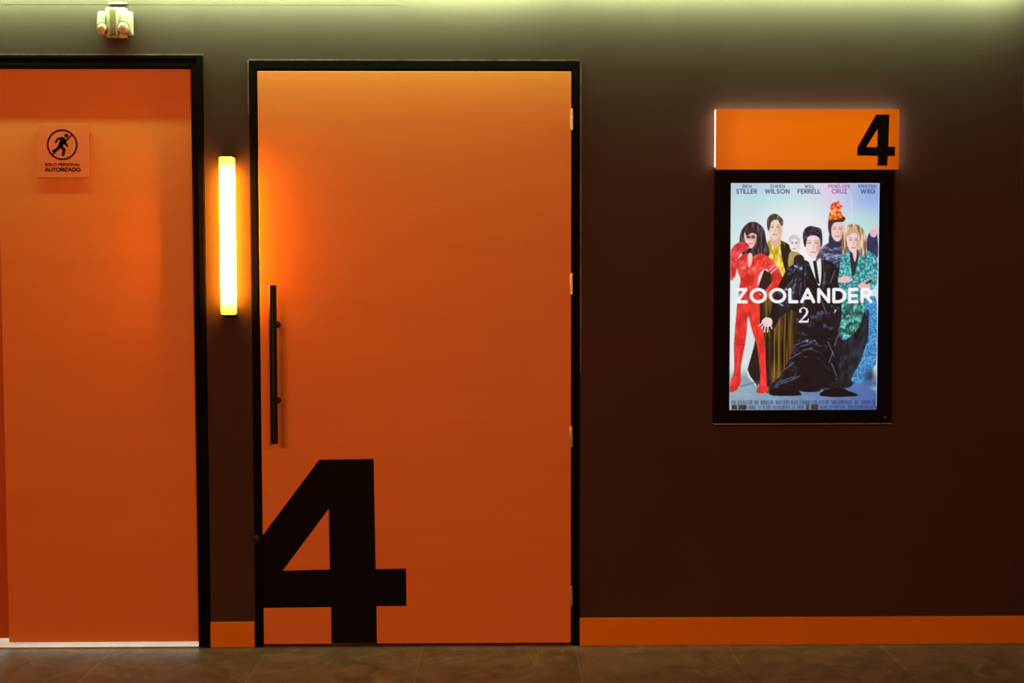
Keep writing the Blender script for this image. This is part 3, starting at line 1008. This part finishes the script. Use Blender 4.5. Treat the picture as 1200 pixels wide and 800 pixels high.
INK = (58, 66, 104)
for top, a0, a1, bot, b0, b1, cb in (('BEN', 871, 881, 'STILLER', 863.8, 887.5, INK), ('OWEN', 904, 920.5, 'WILSON', 897.8, 926, INK),
                                    ('WILL', 944.5, 955.5, 'FERRELL', 936.5, 962.5, INK), ('PENELOPE', 972.8, 997.8, 'CRUZ', 976.8, 994, (150, 70, 140)),
                                    ('KRISTEN', 1008.5, 1028.5, 'WIIG', 1011, 1027.2, INK)):
    ptext(top, a0, a1, 219.3, 3.3, .75, cb, .8, .42)
    ptext(bot, b0, b1, 225.8, 4.6, 1.0, cb, .95, .34)
stroke([(984.5, 215.4), (985.6, 214.6)], .5, INK, .8)
for a, b, c_, d_ in ((921, 338, 930, 327), (924, 344, 932, 333), (919, 350, 926, 343), (930, 318, 936, 309), (943, 399, 948, 397), (939, 405, 951, 402), (942, 410, 953, 407),
                     (956, 398, 959, 402), (984, 392, 980, 404), (978, 412, 973, 424), (915, 449, 924, 446), (926, 446, 938, 440), (921, 432, 931, 424), (969, 318, 966, 332), (940, 330, 938, 344)):
    stroke([(a, b), (c_, d_)], 1.0, (150, 170, 206), .6, 1.8)
glow(947, 399, 1.6, 1.2, (214, 226, 244), .8)
stroke([(946, 306), (944, 330), (950, 350)], .9, (96, 110, 140), .6, 1.2)
stroke([(966, 306), (968, 328), (962, 350)], .9, (96, 110, 140), .6, 1.2)
ptext('ZOOLANDER', 863.8, 1023.0, 352.6, 14.4, 3.7, (244, 244, 240), 1.0, .36)
# the serifed 2 below the title
two = [(938.6, 364.3), (938.9, 362.0), (940.8, 360.0), (943.6, 359.7), (946.3, 361.2), (947.2, 364.2), (946.2, 367.4), (943.4, 370.6), (940.6, 373.4), (938.4, 376.0)]
for k, (a, b) in enumerate(zip(two, two[1:])):
    stroke([a, b], (2.0, 1.2, 1.1, 1.5, 2.2, 2.6, 2.2, 1.5, 1.1)[k], (240, 240, 240), 1, .6)
stroke([(938.2, 376.0), (947.6, 376.0)], 2.3, (240, 240, 240), 1, .6)
stroke([(947.6, 376.0), (948.6, 372.8)], 1.1, (240, 240, 240), 1, .6)
glow(939.4, 364.2, 1.3, 1.3, (240, 240, 240), 1)
# two rows of tiny billing-block capitals, too small to read
r_ = random.Random(4)
for yy, hh, x_, xe in ((471.2, 4.2, 857, 1026), (477.0, 3.8, 857, 1028)):
    while x_ < xe:
        wl = r_.uniform(3, 11)
        if yy > 474 and (x_ < 868 or 945 < x_ < 956):
            fill([(x_, yy - 3), (x_ + wl, yy - 3), (x_ + wl, yy + 2.6), (x_, yy + 2.6)], (60, 56, 52), sm=False, soft=1.2, tex=.5, s=(2, 2))
        else:
            u = x_
            while u < x_ + wl:
                stroke([(u, yy - hh / 2), (u + r_.uniform(-.2, .2), yy + hh / 2)], .75, (40, 50, 84), r_.uniform(.5, .85), .8)
                u += r_.uniform(1.0, 1.6)
        x_ += wl + r_.uniform(1.2, 2.6)

# pale edge of the film
edge = np.minimum(np.minimum(gx, PW - gx), np.minimum(gy, PH - gy))
blend(np.clip(1.0 - edge / 1.2, 0, 1) * (gy < 262) * 0.75, (226, 226, 244))
img = np.clip(img, 0, 1)
lin = np.where(img <= 0.04045, img / 12.92, ((img + 0.055) / 1.055) ** 2.4)
yp = YC + 0.0062
X = ux0 + (ux1 - ux0) * gx / PW
Z = uz1 + (uz0 - uz1) * gy / PH
co = np.stack([X, np.full_like(X, yp), Z], -1).reshape(-1, 3) - np.array(pc.location)
idx = np.arange(NX * NY).reshape(NY, NX)
quads = np.stack([idx[:-1, :-1], idx[1:, :-1], idx[1:, 1:], idx[:-1, 1:]], -1).reshape(-1, 4)
# give the film a back and rim so it is a thin solid sheet
nv = len(co)
cor = [0, NX - 1, NX * NY - 1, NX * (NY - 1)]
back = co[cor] + np.array([0, 0.003, 0])
co = np.concatenate([co, back])
me = bpy.data.meshes.new('poster_print')
faces = quads.tolist() + [[nv, nv + 1, nv + 2, nv + 3]]
me.from_pydata(co.tolist(), [], faces)
ca = me.color_attributes.new('print_ink', 'FLOAT_COLOR', 'POINT')
cols = np.ones((len(co), 4), np.float32)
cols[:nv, :3] = lin.reshape(-1, 3)
ca.data.foreach_set('color', cols.ravel())
mp_ = bpy.data.materials.new('backlit_print')
mp_.use_nodes = True
nt = mp_.node_tree
p = nt.nodes['Principled BSDF']
p.inputs['Base Color'].default_value = (0.02, 0.02, 0.02, 1)
p.inputs['Roughness'].default_value = 0.35
p.inputs['Specular IOR Level'].default_value = 0.2
at_ = nt.nodes.new('ShaderNodeAttribute')
at_.attribute_name = 'print_ink'
nt.links.new(at_.outputs['Color'], p.inputs['Emission Color'])
p.inputs['Emission Strength'].default_value = 1.0
me.materials.append(mp_)
po = bpy.data.objects.new('poster_print', me)
C.objects.link(po)
po.parent = pc
po['label'] = 'backlit film print with a large white title across a group of people'

# ------------------------------------------------------------------ small round rubber bumper on the frame
bx_, bz_ = at(299.7, 631.5, -0.016)
bm = bmesh.new()
cyl(bm, (bx_, -0.0102, bz_), (bx_, -0.014, bz_), 0.0165, n=36, bev=0.001)
sphere(bm, (bx_, -0.014, bz_), 0.0125, 0.009, 0.0125)
o = obj('door_bumper', bm, M_RUBBER, None, 'auto')
o['label'] = 'small dark round rubber bumper on the black frame beside the giant 4'
o['category'] = 'door bumper'

# ------------------------------------------------------------------ fluorescent fittings in the ceiling slot, lamps of the hall
M_TUBE = mat('lit_fluorescent_tube', (0.9, 0.95, 0.85), 0.3, 0.5, noise=0.01, emit=GREEN, estr=1.5)
for tx, tl, tp in TUBES:
    t = thing('fluorescent_fitting', 'slim greenish fluorescent batten hidden in the ceiling slot', 'ceiling light', (tx, -0.14, 2.70))
    t['group'] = 'fluorescent battens in the ceiling slot'
    bm = bmesh.new()
    box(bm, tx - tl / 2, tx + tl / 2, -0.16, -0.11, 2.72, 2.9498, 0.004)
    obj('housing', bm, M_WHITE, t)
    bm = bmesh.new()
    cyl(bm, (tx - tl / 2 + .02, -0.135, 2.702), (tx + tl / 2 - .02, -0.135, 2.702), 0.012, n=20)
    obj('tube', bm, M_TUBE, t, 'auto')
